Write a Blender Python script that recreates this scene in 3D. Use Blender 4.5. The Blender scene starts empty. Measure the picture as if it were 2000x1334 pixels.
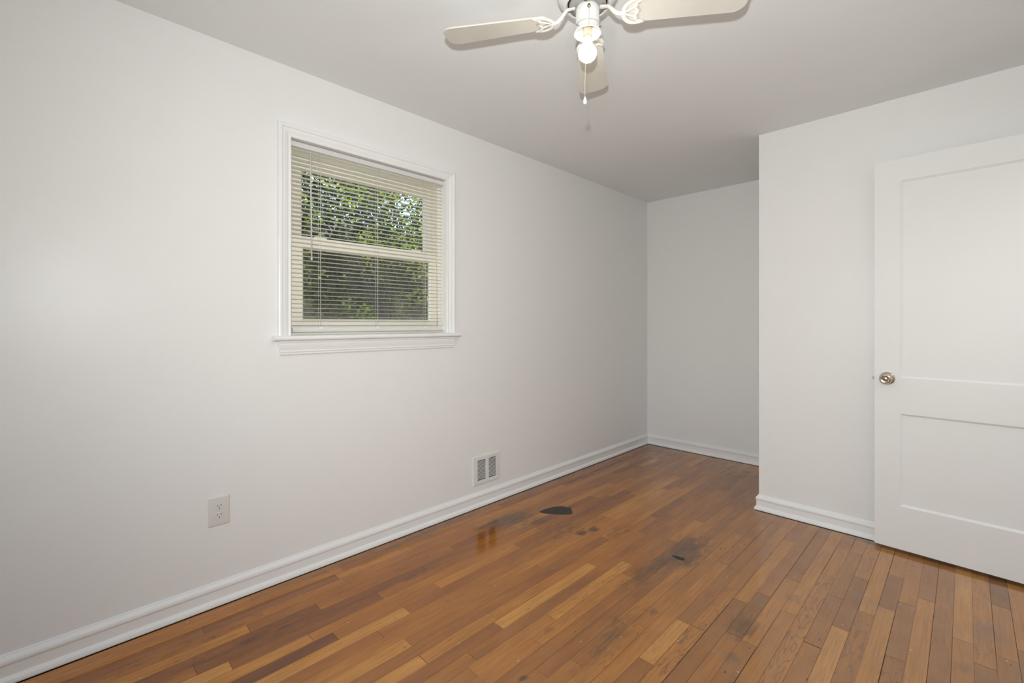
import bpy, bmesh, math, random
from mathutils import Vector, Matrix
import numpy as np

S = bpy.context.scene
COL = S.collection
PI = math.pi
R = math.radians

# ------------------------------------------------------------------ camera
F_PX, HORIZ = 891.4, 632.4
CAM = Vector((2.292, 0.0, 1.2114))
YAW = 0.7828
cd = bpy.data.cameras.new('camera')
cam = bpy.data.objects.new('camera', cd)
COL.objects.link(cam)
cam.location = CAM
cam.rotation_euler = (PI / 2, 0, YAW)
cd.sensor_fit = 'HORIZONTAL'
cd.sensor_width = 36.0
cd.lens = 36.0 * F_PX / 2000.0
cd.shift_y = -(667.0 - HORIZ) / 2000.0
cd.clip_start = 0.02
S.camera = cam

# ------------------------------------------------------------------ colour management
S.view_settings.view_transform = 'Standard'
S.view_settings.look = 'None'
S.view_settings.gamma = 1.0
S.view_settings.use_curve_mapping = False
S.view_settings.exposure = 0.14

# ------------------------------------------------------------------ sky, sun, lights
w = bpy.data.worlds.new('world')
S.world = w
w.use_nodes = True
nt = w.node_tree
for n in list(nt.nodes):
    nt.nodes.remove(n)
sky = nt.nodes.new('ShaderNodeTexSky')
sky.sky_type = 'NISHITA'
sky.sun_disc = False
sky.sun_elevation = R(52)
sky.sun_rotation = R(90)
bg = nt.nodes.new('ShaderNodeBackground')
bg.inputs['Strength'].default_value = 0.75
wo = nt.nodes.new('ShaderNodeOutputWorld')
nt.links.new(sky.outputs[0], bg.inputs[0])
nt.links.new(bg.outputs[0], wo.inputs[0])


def light(name, typ, loc, energy, color=(1, 1, 1), **kw):
    d = bpy.data.lights.new(name, typ)
    d.energy = energy
    d.color = color
    for k, v in kw.items():
        setattr(d, k, v)
    o = bpy.data.objects.new(name, d)
    COL.objects.link(o)
    o.location = loc
    return o


sun = light('sun', 'SUN', (-6, -2, 9), 9.5, (1.0, 0.96, 0.88), angle=R(0.6))
sun.rotation_euler = Vector((-0.46, -0.20, 0.87)).to_track_quat('Z', 'Y').to_euler()
# the photographer's flash on top of the camera (its crisp shadows show on the ceiling)
flash = light('camera_flash', 'SPOT', (2.30, -0.05, 1.40), 122.0, (1.0, 1.0, 0.99), shadow_soft_size=0.022, spot_size=R(147), spot_blend=1.0)
flash.rotation_euler = Vector((math.sin(YAW - R(12)), -math.cos(YAW - R(12)), -0.10)).to_track_quat('Z', 'Y').to_euler()
# added fill light, set in the made-up window behind the camera
rear_fill = light('rear_fill_light', 'AREA', (1.75, -2.55, 1.50), 14.0, (0.97, 0.985, 1.0), shape='RECTANGLE', size=1.45, size_y=1.15)
rear_fill.rotation_euler = Vector((0, -1, -0.60)).to_track_quat('Z', 'Y').to_euler()
# added fill light in the unseen hallway, brightening the room's far end
hall_fill = light('hall_fill_light', 'AREA', (3.32, 2.7, 2.40), 10.0, (1.0, 0.985, 0.95), shape='RECTANGLE', size=0.7, size_y=1.6)

BULB_STRENGTH = 10.0        # the bulb's neck
BULB_DOME = 110.0           # the dome, which throws its light outward and down

# ------------------------------------------------------------------ helpers


def link(o, parent=None):
    COL.objects.link(o)
    if parent is not None:
        o.parent = parent
    return o


def empty(name, loc=(0, 0, 0), rz=0.0, parent=None):
    o = bpy.data.objects.new(name, None)
    o.empty_display_size = 0.05
    link(o, parent)
    o.location = loc
    o.rotation_euler = (0, 0, rz)
    return o


def tag(o, label=None, cat=None, group=None, kind=None):
    if label:
        o['label'] = label
    if cat:
        o['category'] = cat
    if group:
        o['group'] = group
    if kind:
        o['kind'] = kind
    return o


class MB:
    """collects shapes, then links them as one mesh object"""

    def __init__(self):
        self.bm = bmesh.new()

    def face(self, pts, mat=0, smooth=False):
        vs = [self.bm.verts.new(p) for p in pts]
        f = self.bm.faces.new(vs)
        f.material_index = mat
        f.smooth = smooth
        return f

    def box(self, lo, hi, mat=0, M=None):
        x0, y0, z0 = lo
        x1, y1, z1 = hi
        c = [Vector(p) for p in ((x0, y0, z0), (x1, y0, z0), (x1, y1, z0), (x0, y1, z0),
                                 (x0, y0, z1), (x1, y0, z1), (x1, y1, z1), (x0, y1, z1))]
        if M is not None:
            c = [M @ p for p in c]
        v = [self.bm.verts.new(p) for p in c]
        for q in ((0, 3, 2, 1), (4, 5, 6, 7), (0, 1, 5, 4), (1, 2, 6, 5), (2, 3, 7, 6), (3, 0, 4, 7)):
            f = self.bm.faces.new([v[i] for i in q])
            f.material_index = mat

    def loops(self, rings, close_ring=True, cap0=True, cap1=True, mat=0, smooth=True, close_path=False):
        rv = [[self.bm.verts.new(p) for p in r] for r in rings]
        n = len(rings[0])
        m = len(rings)
        for i in range(m if close_path else m - 1):
            a, b = rv[i], rv[(i + 1) % m]
            for j in range(n if close_ring else n - 1):
                k = (j + 1) % n
                f = self.bm.faces.new((a[j], a[k], b[k], b[j]))
                f.material_index = mat
                f.smooth = smooth
        if close_ring and not close_path:
            if cap0:
                f = self.bm.faces.new(rv[0][::-1])
                f.material_index = mat
            if cap1:
                f = self.bm.faces.new(rv[-1])
                f.material_index = mat

    def lathe(self, prof, seg=32, M=None, mat=0, smooth=True):
        """prof: list of (r, z) from start to end; axis z"""
        rings = []
        for r, z in prof:
            r = max(r, 1e-5)
            ring = [Vector((r * math.cos(2 * PI * k / seg), r * math.sin(2 * PI * k / seg), z)) for k in range(seg)]
            if M is not None:
                ring = [M @ p for p in ring]
            rings.append(ring)
        self.loops(rings, mat=mat, smooth=smooth)

    def tube(self, pts, r, seg=8, mat=0, flat=1.0, up=Vector((0, 0, 1)), caps=True):
        pts = [Vector(p) for p in pts]
        rad = r if isinstance(r, (list, tuple)) else [r] * len(pts)
        rings = []
        for i, p in enumerate(pts):
            a = pts[max(i - 1, 0)]
            b = pts[min(i + 1, len(pts) - 1)]
            t = (b - a).normalized()
            u = up - t * up.dot(t)
            if u.length < 1e-4:
                u = Vector((1, 0, 0)) - t * t.x
            u.normalize()
            s = t.cross(u)
            rings.append([p + s * (rad[i] * math.cos(2 * PI * k / seg)) + u * (rad[i] * flat * math.sin(2 * PI * k / seg)) for k in range(seg)])
        self.loops(rings, cap0=caps, cap1=caps, mat=mat)

    def mould(self, p0, p1, nrm, prof, m0=0.0, m1=0.0, up=Vector((0, 0, 1)), mat=0, smooth=False):
        """profile (d along nrm, h along up) swept from p0 to p1; mitre m: +1 shortens with d, -1 lengthens"""
        p0, p1, nrm = Vector(p0), Vector(p1), Vector(nrm)
        t = (p1 - p0).normalized()
        ra = [p0 + nrm * d + up * h + t * (m0 * d) for d, h in prof]
        rb = [p1 + nrm * d + up * h - t * (m1 * d) for d, h in prof]
        self.loops([ra, rb], mat=mat, smooth=smooth)

    def build(self, name, mats, parent=None, bevel=0.0, bseg=2, autosmooth=False, loc=None):
        bmesh.ops.recalc_face_normals(self.bm, faces=self.bm.faces[:])
        me = bpy.data.meshes.new(name)
        self.bm.to_mesh(me)
        self.bm.free()
        for m in (mats if isinstance(mats, (list, tuple)) else [mats]):
            me.materials.append(m)
        o = bpy.data.objects.new(name, me)
        link(o, parent)
        if loc is not None:
            o.location = loc
        if bevel:
            b = o.modifiers.new('bevel', 'BEVEL')
            b.width = bevel
            b.segments = bseg
            b.limit_method = 'ANGLE'
            b.angle_limit = R(40)
            b.harden_normals = True
            for p in me.polygons:
                p.use_smooth = True
        return o


def struct(o):
    o['kind'] = 'structure'
    return o


# ------------------------------------------------------------------ materials
def mat(name):
    m = bpy.data.materials.new(name)
    m.use_nodes = True
    return m, m.node_tree, m.node_tree.nodes['Principled BSDF']


def N(t, typ, **kw):
    n = t.nodes.new(typ)
    for k, v in kw.items():
        setattr(n, k, v)
    return n


def noise(t, vec, scale, detail=3.0, rough=0.55):
    n = N(t, 'ShaderNodeTexNoise')
    n.inputs['Scale'].default_value = scale
    n.inputs['Detail'].default_value = detail
    n.inputs['Roughness'].default_value = rough
    if vec is not None:
        t.links.new(vec, n.inputs['Vector'])
    return n


def ramp(t, fac, stops):
    r = N(t, 'ShaderNodeValToRGB')
    el = r.color_ramp.elements
    while len(el) > 1:
        el.remove(el[-1])
    el[0].position = stops[0][0]
    el[0].color = (*stops[0][1], 1)
    for pos, c in stops[1:]:
        e = el.new(pos)
        e.color = (*c, 1)
    t.links.new(fac, r.inputs[0])
    return r


def g3(v):
    return (v, v, v)


def mixc(t, fac, a, b, mode='MIX'):
    m = N(t, 'ShaderNodeMix', data_type='RGBA', blend_type=mode)
    m.clamp_factor = True
    for sock, v in ((m.inputs[0], fac), (m.inputs[6], a), (m.inputs[7], b)):
        if isinstance(v, (int, float)):
            sock.default_value = v
        elif isinstance(v, tuple):
            sock.default_value = (*v, 1)
        else:
            t.links.new(v, sock)
    return m.outputs[2]


def math_(t, op, a, b=None, c=None):
    m = N(t, 'ShaderNodeMath', operation=op)
    for i, v in enumerate((a, b, c)):
        if v is None:
            continue
        if isinstance(v, (int, float)):
            m.inputs[i].default_value = v
        else:
            t.links.new(v, m.inputs[i])
    return m.outputs[0]


def simple(name, col, rough=0.5, metal=0.0, spec=0.5, bump=None, var=0.0):
    m, t, b = mat(name)
    b.inputs['Base Color'].default_value = (*col, 1)
    b.inputs['Roughness'].default_value = rough
    b.inputs['Metallic'].default_value = metal
    b.inputs['Specular IOR Level'].default_value = spec
    co = N(t, 'ShaderNodeTexCoord').outputs['Object']
    if var:
        n = noise(t, co, 6.0, 4.0)
        c = ramp(t, n.outputs['Fac'], [(0.3, tuple(x * (1 - var) for x in col)), (0.7, tuple(min(1, x * (1 + var)) for x in col))])
        t.links.new(c.outputs[0], b.inputs['Base Color'])
    if bump:
        sc, st = bump
        n = noise(t, co, sc, 2.0)
        bp = N(t, 'ShaderNodeBump')
        bp.inputs['Strength'].default_value = st
        bp.inputs['Distance'].default_value = 0.001
        t.links.new(n.outputs['Fac'], bp.inputs['Height'])
        t.links.new(bp.outputs[0], b.inputs['Normal'])
    return m


M_WALL = simple('wall_paint', (0.862, 0.864, 0.852), 0.36, spec=0.45, bump=(160.0, 0.12), var=0.006)
M_CEIL = simple('ceiling_paint', (0.880, 0.905, 0.905), 0.85, spec=0.2, bump=(220.0, 0.08), var=0.006)
M_TRIM = simple('trim_paint', (0.878, 0.883, 0.876), 0.30, spec=0.5, bump=(70.0, 0.05), var=0.008)
M_DOOR = simple('door_paint', (0.855, 0.857, 0.846), 0.44, spec=0.35, bump=(90.0, 0.10), var=0.006)
M_VINYL = simple('window_vinyl', (0.87, 0.845, 0.76), 0.35, var=0.01)
M_PLATE = simple('plate_plastic', (0.74, 0.725, 0.69), 0.35)
M_DARK = simple('dark_hole', (0.012, 0.011, 0.010), 0.8)
M_VENT = simple('vent_enamel', (0.80, 0.80, 0.785), 0.4)
M_SUB = simple('subfloor', (0.030, 0.017, 0.009), 0.9)
M_NICKEL = simple('aged_nickel', (0.62, 0.555, 0.44), 0.14, metal=1.0)
M_STEEL = simple('dull_steel', (0.42, 0.40, 0.37), 0.35, metal=1.0)
M_BRASS = simple('old_brass', (0.34, 0.27, 0.17), 0.35, metal=1.0)
M_FANW = simple('fan_enamel', (0.82, 0.82, 0.80), 0.25)
M_IRON = simple('blade_iron_enamel', (0.86, 0.84, 0.79), 0.3)
M_BLADE = simple('fan_blade_cream', (0.74, 0.725, 0.655), 0.45, var=0.05)
M_FLY = simple('flywheel_grey', (0.42, 0.42, 0.41), 0.5)
M_SOCKET = simple('socket_card', (0.70, 0.62, 0.48), 0.6)
M_BULBBASE = simple('bulb_collar', (0.82, 0.80, 0.75), 0.35)
M_CORD = simple('blind_cord', (0.80, 0.78, 0.72), 0.7)
M_CHAIN = simple('pull_chain_beads', (0.66, 0.64, 0.58), 0.35)
M_WAND = simple('blind_wand', (0.66, 0.66, 0.64), 0.2)
M_FOB = simple('fob_white', (0.90, 0.90, 0.89), 0.3)
M_CLIP = simple('clear_clip', (0.82, 0.83, 0.82), 0.2)

# translucent blind slats
M_SLAT, t, b = mat('blind_slat')
b.inputs['Base Color'].default_value = (0.92, 0.905, 0.84, 1)
b.inputs['Roughness'].default_value = 0.4
tl = N(t, 'ShaderNodeBsdfTranslucent')
tl.inputs[0].default_value = (0.92, 0.89, 0.76, 1)
mx = N(t, 'ShaderNodeMixShader')
mx.inputs[0].default_value = 0.55
t.links.new(b.outputs[0], mx.inputs[1])
t.links.new(tl.outputs[0], mx.inputs[2])
t.links.new(mx.outputs[0], t.nodes['Material Output'].inputs[0])

M_RAIL = simple('blind_rail', (0.74, 0.735, 0.72), 0.35)

# window glass: clear pane with a faint reflection
M_GLASS, t, b = mat('window_glass')
t.nodes.remove(b)
tr = N(t, 'ShaderNodeBsdfTransparent')
tr.inputs[0].default_value = (0.93, 0.95, 0.93, 1)
gl = N(t, 'ShaderNodeBsdfGlossy')
gl.inputs['Roughness'].default_value = 0.02
fr = N(t, 'ShaderNodeFresnel')
fr.inputs[0].default_value = 1.45
mx = N(t, 'ShaderNodeMixShader')
t.links.new(fr.outputs[0], mx.inputs[0])
t.links.new(tr.outputs[0], mx.inputs[1])
t.links.new(gl.outputs[0], mx.inputs[2])
t.links.new(mx.outputs[0], t.nodes['Material Output'].inputs[0])

# fibreglass insect screen outside the lower sash
M_SCREEN, t, b = mat('insect_screen')
t.nodes.remove(b)
tr = N(t, 'ShaderNodeBsdfTransparent')
df = N(t, 'ShaderNodeBsdfDiffuse')
df.inputs[0].default_value = (0.17, 0.16, 0.14, 1)
mx = N(t, 'ShaderNodeMixShader')
mx.inputs[0].default_value = 0.20
t.links.new(tr.outputs[0], mx.inputs[1])
t.links.new(df.outputs[0], mx.inputs[2])
t.links.new(mx.outputs[0], t.nodes['Material Output'].inputs[0])

# lit bulb
M_BULB, t, b = mat('lit_bulb')
b.inputs['Base Color'].default_value = (0.9, 0.88, 0.84, 1)
b.inputs['Emission Color'].default_value = (1.0, 0.93, 0.80, 1)
b.inputs['Emission Strength'].default_value = BULB_STRENGTH

M_DOME, t, b = mat('lit_bulb_dome')
b.inputs['Base Color'].default_value = (0.9, 0.88, 0.84, 1)
b.inputs['Emission Color'].default_value = (1.0, 0.95, 0.87, 1)
b.inputs['Emission Strength'].default_value = BULB_DOME

# ---- oak strip floor
M_FLOOR, t, b = mat('oak_strip_floor')
uv = N(t, 'ShaderNodeUVMap', uv_map='plank_uv').outputs[0]
at = N(t, 'ShaderNodeAttribute', attribute_name='plank')
st = N(t, 'ShaderNodeAttribute', attribute_name='stain')
sepa = N(t, 'ShaderNodeSeparateColor')
t.links.new(at.outputs['Color'], sepa.inputs[0])
tone, seed, ringy = sepa.outputs[0], sepa.outputs[1], sepa.outputs[2]
seps = N(t, 'ShaderNodeSeparateColor')
t.links.new(st.outputs['Color'], seps.inputs[0])
s_dark, s_grey, s_wear = seps.outputs[0], seps.outputs[1], seps.outputs[2]
sepuv = N(t, 'ShaderNodeSeparateXYZ')
t.links.new(uv, sepuv.inputs[0])
off = math_(t, 'MULTIPLY', seed, 37.0)
# fine straight grain
cg = N(t, 'ShaderNodeCombineXYZ')
t.links.new(math_(t, 'MULTIPLY', sepuv.outputs[0], 150.0), cg.inputs[0])
t.links.new(math_(t, 'MULTIPLY', sepuv.outputs[1], 5.0), cg.inputs[1])
t.links.new(off, cg.inputs[2])
grain = noise(t, cg.outputs[0], 1.0, 5.0, 0.62)
# growth-ring figure, wavy
cw = N(t, 'ShaderNodeCombineXYZ')
t.links.new(math_(t, 'MULTIPLY', sepuv.outputs[0], 26.0), cw.inputs[0])
t.links.new(math_(t, 'MULTIPLY', sepuv.outputs[1], 4.2), cw.inputs[1])
t.links.new(off, cw.inputs[2])
fig = noise(t, cw.outputs[0], 1.0, 2.5, 0.5)
rings = math_(t, 'PINGPONG', math_(t, 'MULTIPLY', fig.outputs['Fac'], 13.0), 1.0)
# pores: short dark dashes
cp = N(t, 'ShaderNodeCombineXYZ')
t.links.new(math_(t, 'MULTIPLY', sepuv.outputs[0], 420.0), cp.inputs[0])
t.links.new(math_(t, 'MULTIPLY', sepuv.outputs[1], 26.0), cp.inputs[1])
t.links.new(off, cp.inputs[2])
pores = noise(t, cp.outputs[0], 1.0, 2.0, 0.5)
# blotches along the board
cb = N(t, 'ShaderNodeCombineXYZ')
t.links.new(math_(t, 'MULTIPLY', sepuv.outputs[0], 16.0), cb.inputs[0])
t.links.new(math_(t, 'MULTIPLY', sepuv.outputs[1], 3.0), cb.inputs[1])
t.links.new(off, cb.inputs[2])
blot = noise(t, cb.outputs[0], 1.0, 3.0, 0.55)
tone2 = math_(t, 'ADD', tone, math_(t, 'MULTIPLY', math_(t, 'SUBTRACT', blot.outputs['Fac'], 0.5), 0.55))
base = ramp(t, tone2, [(0.0, (0.160, 0.045, 0.0040)), (0.28, (0.310, 0.098, 0.0075)),
                       (0.52, (0.450, 0.157, 0.0120)), (0.75, (0.575, 0.226, 0.0240)), (1.0, (0.700, 0.325, 0.0680))])
c1 = mixc(t, math_(t, 'MULTIPLY', ramp(t, grain.outputs['Fac'], [(0.40, g3(0)), (0.72, g3(1))]).outputs[0], 0.46), base.outputs[0], (0.11, 0.038, 0.010))
rr = ramp(t, rings, [(0.02, g3(1)), (0.35, g3(0))]).outputs[0]
c2 = mixc(t, math_(t, 'MULTIPLY', math_(t, 'MULTIPLY', rr, ringy), 0.75), c1, (0.075, 0.024, 0.006))
pr = ramp(t, pores.outputs['Fac'], [(0.64, g3(0)), (0.74, g3(1))]).outputs[0]
c3 = mixc(t, math_(t, 'MULTIPLY', pr, 0.35), c2, (0.06, 0.020, 0.006))
# stains and wear, broken up by noise in room coordinates
oc = N(t, 'ShaderNodeTexCoord').outputs['Object']
mpn = N(t, 'ShaderNodeMapping')
mpn.inputs['Scale'].default_value = (2.2, 0.55, 1.0)
t.links.new(oc, mpn.inputs[0])
n1 = noise(t, mpn.outputs[0], 22.0, 5.0, 0.65)
n2 = noise(t, oc, 9.0, 4.0, 0.6)


def brk(s, nz, k):
    a = math_(t, 'ADD', s, math_(t, 'MULTIPLY', math_(t, 'SUBTRACT', nz, 0.5), k))
    r_ = ramp(t, a, [(0.22, g3(0)), (0.85, g3(1))])
    return math_(t, 'MULTIPLY', r_.outputs[0], math_(t, 'MINIMUM', math_(t, 'MULTIPLY', s, 6.0), 1.0))


c4 = mixc(t, math_(t, 'MULTIPLY', brk(s_dark, n1.outputs['Fac'], 1.7), 0.88), c3, (0.040, 0.016, 0.005))
c5 = mixc(t, math_(t, 'MULTIPLY', brk(s_grey, n2.outputs['Fac'], 1.1), 0.62), c4, (0.085, 0.066, 0.050))
# worn, sun-bleached finish: paler and less orange
c6 = mixc(t, math_(t, 'MULTIPLY', s_wear, math_(t, 'ADD', 0.26, math_(t, 'MULTIPLY', n2.outputs['Fac'], 0.46))), c5, (0.375, 0.225, 0.120))
# specks of pale dust and paint
vo = N(t, 'ShaderNodeTexVoronoi', voronoi_dimensions='2D')
vo.inputs['Scale'].default_value = 3.0
t.links.new(oc, vo.inputs['Vector'])
sp = ramp(t, vo.outputs['Distance'], [(0.006, g3(1)), (0.011, g3(0))]).outputs[0]
c7 = mixc(t, math_(t, 'MULTIPLY', sp, 0.6), c6, (0.62, 0.57, 0.48))
mf = N(t, 'ShaderNodeMapping')
mf.inputs['Scale'].default_value = (7.0, 2.5, 1.0)
t.links.new(oc, mf.inputs[0])
vf = N(t, 'ShaderNodeTexVoronoi', voronoi_dimensions='2D')
vf.inputs['Scale'].default_value = 1.0
t.links.new(mf.outputs[0], vf.inputs['Vector'])
fl_ = ramp(t, math_(t, 'ADD', vf.outputs['Distance'], math_(t, 'MULTIPLY', math_(t, 'SUBTRACT', n1.outputs['Fac'], 0.5), 0.10)), [(0.006, g3(1)), (0.024, g3(0))]).outputs[0]
c8 = mixc(t, math_(t, 'MULTIPLY', fl_, 0.55), c7, (0.030, 0.014, 0.006))
t.links.new(c8, b.inputs['Base Color'])
rgh = math_(t, 'ADD', 0.10, math_(t, 'MULTIPLY', n2.outputs['Fac'], 0.07))
t.links.new(math_(t, 'ADD', rgh, math_(t, 'MULTIPLY', s_wear, 0.02)), b.inputs['Roughness'])
b.inputs['Specular IOR Level'].default_value = 0.42
b.inputs['Coat Weight'].default_value = 0.32
b.inputs['Coat Roughness'].default_value = 0.055
b.inputs['Coat IOR'].default_value = 1.5
bp = N(t, 'ShaderNodeBump')
bp.inputs['Strength'].default_value = 0.02
bp.inputs['Distance'].default_value = 0.0006
t.links.new(grain.outputs['Fac'], bp.inputs['Height'])
t.links.new(bp.outputs[0], b.inputs['Normal'])

M_SCORCH = simple('scorched_wood', (0.014, 0.013, 0.012), 0.30, spec=0.30, bump=(120.0, 0.15), var=0.5)

# outdoors
M_LEAF, t, b = mat('leaf')
la = N(t, 'ShaderNodeAttribute', attribute_name='leafcol')
t.links.new(la.outputs['Color'], b.inputs['Base Color'])
b.inputs['Roughness'].default_value = 0.65
b.inputs['Specular IOR Level'].default_value = 0.2
tl = N(t, 'ShaderNodeBsdfTranslucent')
t.links.new(mixc(t, 1.0, la.outputs['Color'], (1.7, 1.9, 0.7), 'MULTIPLY'), tl.inputs[0])
mx = N(t, 'ShaderNodeMixShader')
mx.inputs[0].default_value = 0.35
t.links.new(b.outputs[0], mx.inputs[1])
t.links.new(tl.outputs[0], mx.inputs[2])
t.links.new(mx.outputs[0], t.nodes['Material Output'].inputs[0])
M_BARK = simple('bark', (0.040, 0.030, 0.022), 0.9, bump=(40.0, 0.6), var=0.3)
M_EARTH = simple('leaf_litter', (0.070, 0.058, 0.038), 0.95, bump=(30.0, 1.0), var=0.5)

# ------------------------------------------------------------------ the room
H = 2.44
YB, YJ, XJ = 4.250, 3.2465, 1.3345        # alcove wall, closet wall face, closet corner
XR, YF = 2.72, -2.60                      # right wall, wall behind the camera
WY0, WY1, WZ0, WZ1 = 0.802, 1.722, 1.150, 2.103   # window opening


def wall_hole(name, axis, a0, a1, lo, hi, z0, z1, holes, m):
    """slab wall. axis 'x': spans x a0..a1 thick, runs y lo..hi; one hole (h0,h1,hz0,hz1)"""
    mb = MB()
    h0, h1, hz0, hz1 = holes
    us = [lo, h0, h1, hi]
    zs = [z0, hz0, hz1, z1]

    def P(d, u, z):
        return (d, u, z) if axis == 'x' else (u, d, z)
    for d in (a0, a1):
        for i in range(3):
            for j in range(3):
                if i == 1 and j == 1 or zs[j + 1] - zs[j] < 1e-6:
                    continue
                mb.face([P(d, us[i], zs[j]), P(d, us[i + 1], zs[j]), P(d, us[i + 1], zs[j + 1]), P(d, us[i], zs[j + 1])])
    for (u0, v0, u1, v1) in ((lo, z0, hi, z0), (hi, z0, hi, z1), (hi, z1, lo, z1), (lo, z1, lo, z0),
                             (h0, hz0, h1, hz0), (h1, hz0, h1, hz1), (h1, hz1, h0, hz1), (h0, hz1, h0, hz0)):
        if abs(u0 - u1) + abs(v0 - v1) < 1e-6:
            continue
        if v0 == v1 == hz0 and hz0 <= z0 + 1e-6:
            continue
        mb.face([P(a0, u0, v0), P(a0, u1, v1), P(a1, u1, v1), P(a1, u0, v0)])
    bmesh.ops.remove_doubles(mb.bm, verts=mb.bm.verts[:], dist=1e-5)
    return struct(mb.build(name, m))


wall_hole('wall_left', 'x', -0.16, 0.0, YF - 0.14, YB + 0.12, 0.0, H, (WY0 - 0.012, WY1 + 0.012, WZ0 - 0.02, WZ1 + 0.012), M_WALL)
wall_hole('wall_behind', 'y', YF - 0.14, YF, 0.0, XR, 0.0, H, (0.80, 2.30, 0.90, 2.08), M_WALL)
wall_hole('wall_right', 'x', XR, XR + 0.12, YF - 0.14, YJ, 0.0, H, (2.375, 3.185, 0.0, 2.115), M_WALL)
mb = MB()
mb.box((0.0, YB, 0.0), (XJ, YB + 0.12, H))
struct(mb.build('wall_back', M_WALL))
mb = MB()
mb.box((XJ, YJ, 0.0), (XR + 0.12, YB + 0.12, H))
struct(mb.build('wall_closet', M_WALL))
# hallway beyond the open doorway
mb = MB()
mb.box((3.86, 1.4, 0.0), (3.98, 4.0, H))
mb.box((XR + 0.12, 1.28, 0.0), (3.98, 1.4, H))
mb.box((XR + 0.12, 3.88, 0.0), (3.98, 4.0, H))
struct(mb.build('wall_hall', M_WALL))
mb = MB()
mb.box((-0.16, YF - 0.14, H), (3.98, YB + 0.12, H + 0.14))
struct(mb.build('ceiling', M_CEIL))

# ---- floor: every strip of oak laid as its own face over a dark subfloor
rnd = random.Random(11)
PW, X0 = 0.0575, 1.852
special = [  # x across, y0, y1, tone, figure: boards that stand out in the photograph
    (0.267, -0.25, 0.547, 0.74, 0.2), (0.427, 0.05, 0.444, 0.97, 0.1), (0.487, 0.30, 0.702, 0.76, 0.1),
    (0.600, 0.15, 1.054, 0.86, 0.1), (0.783, 0.45, 0.951, 0.80, 0.1), (0.887, 0.60, 0.941, 0.82, 0.1),
    (0.890, 0.942, 1.283, 0.68, 0.2), (0.178, 0.959, 1.36, 0.66, 0.2), (0.950, 1.261, 1.911, 0.86, 0.1),
    (0.540, 1.25, 1.785, 0.66, 0.1), (0.366, 1.943, 2.34, 0.68, 0.1), (0.730, 2.45, 3.155, 0.78, 0.1),
    (0.787, 2.62, 3.25, 0.62, 0.1), (1.630, 1.87, 2.24, 0.15, 0.3), (1.477, 1.50, 1.807, 0.92, 0.3),
    (1.535, 1.10, 1.81, 0.62, 1.0), (2.285, 2.452, 3.30, 0.90, 0.1), (2.234, 1.92, 2.90, 0.34, 0.3),
    (1.880, 2.02, 2.447, 0.30, 0.4), (1.880, 1.50, 2.018, 0.42, 0.3), (1.936, 1.62, 2.206, 0.86, 0.2),
    (2.060, 1.55, 2.50, 0.78, 0.1), (1.994, 1.70, 2.40, 0.36, 0.8), (2.175, 1.60, 2.70, 0.74, 0.2),
    (2.120, 1.75, 2.15, 0.28, 0.8), (1.822, 1.60, 2.62, 0.55, 1.0), (0.330, 0.10, 0.80, 0.20, 0.3),
    (0.375, 0.35, 1.30, 0.18, 0.2), (1.075, 1.45, 2.05, 0.82, 0.5), (1.135, 1.30, 1.95, 0.60, 0.3),
    (1.020, 1.90, 2.60, 0.40, 0.2), (1.192, 1.95, 2.55, 0.22, 0.2), (0.660, 0.90, 1.60, 0.46, 0.2),
]
blobs = [  # x, y, rx, ry, dark, grey
    (1.190, 2.08, 0.055, 0.24, 0.62, 0.0), (1.235, 2.42, 0.085, 0.20, 0.78, 0.1), (1.660, 1.95, 0.055, 0.10, 0.95, 0.0),
    (1.30, 2.27, 0.05, 0.12, 0.45, 0.0),
    (0.300, 2.02, 0.10, 0.16, 0.35, 0.75), (0.26, 1.86, 0.05, 0.14, 0.45, 0.4), (0.45, 2.12, 0.07, 0.18, 0.30, 0.35),
    (0.720, 2.155, 0.022, 0.030, 1.3, 0.0), (0.738, 2.245, 0.026, 0.035, 1.25, 0.0), (0.634, 2.10, 0.075, 0.20, 0.42, 0.2),
    (0.86, 2.32, 0.06, 0.18, 0.40, 0.0), (1.361, 1.781, 0.025, 0.03, 0.4, 0.8), (2.347, 2.58, 0.07, 0.10, 0.1, 0.75),
    (2.283, 2.259, 0.03, 0.04, 0.3, 0.9), (1.691, 1.736, 0.030, 0.035, 0.6, 0.9), (1.74, 1.62, 0.03, 0.05, 0.3, 0.8),
    (1.125, 1.379, 0.014, 0.018, 1.0, 0.3), (1.221, 1.131, 0.010, 0.012, 1.6, 0.0), (0.06, 1.0, 0.05, 0.5, 0.22, 0.45),
    (0.07, 1.62, 0.05, 0.40, 0.2, 0.5), (0.05, 2.3, 0.05, 0.5, 0.15, 0.4), (1.75, 2.30, 0.04, 0.05, 0.5, 0.4),
    (1.55, 2.62, 0.07, 0.12, 0.25, 0.5), (1.95, 2.50, 0.10, 0.08, 0.1, 0.5), (2.10, 2.25, 0.05, 0.12, 0.15, 0.4),
    (1.935, 3.19, 0.07, 0.025, 0.9, 0.6), (1.85, 3.18, 0.05, 0.02, 0.5, 0.5), (0.42, 1.25, 0.04, 0.12, 0.35, 0.2),
    (2.45, 2.35, 0.06, 0.10, 0.1, 0.7), (1.48, 2.36, 0.05, 0.09, 0.35, 0.1), (1.02, 1.62, 0.03, 0.10, 0.3, 0.1),
    (1.30, 1.60, 0.05, 0.22, 0.35, 0.0), (1.33, 1.46, 0.03, 0.25, 0.40, 0.0), (0.36, 0.55, 0.05, 0.35, 0.35, 0.0),
]


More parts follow.
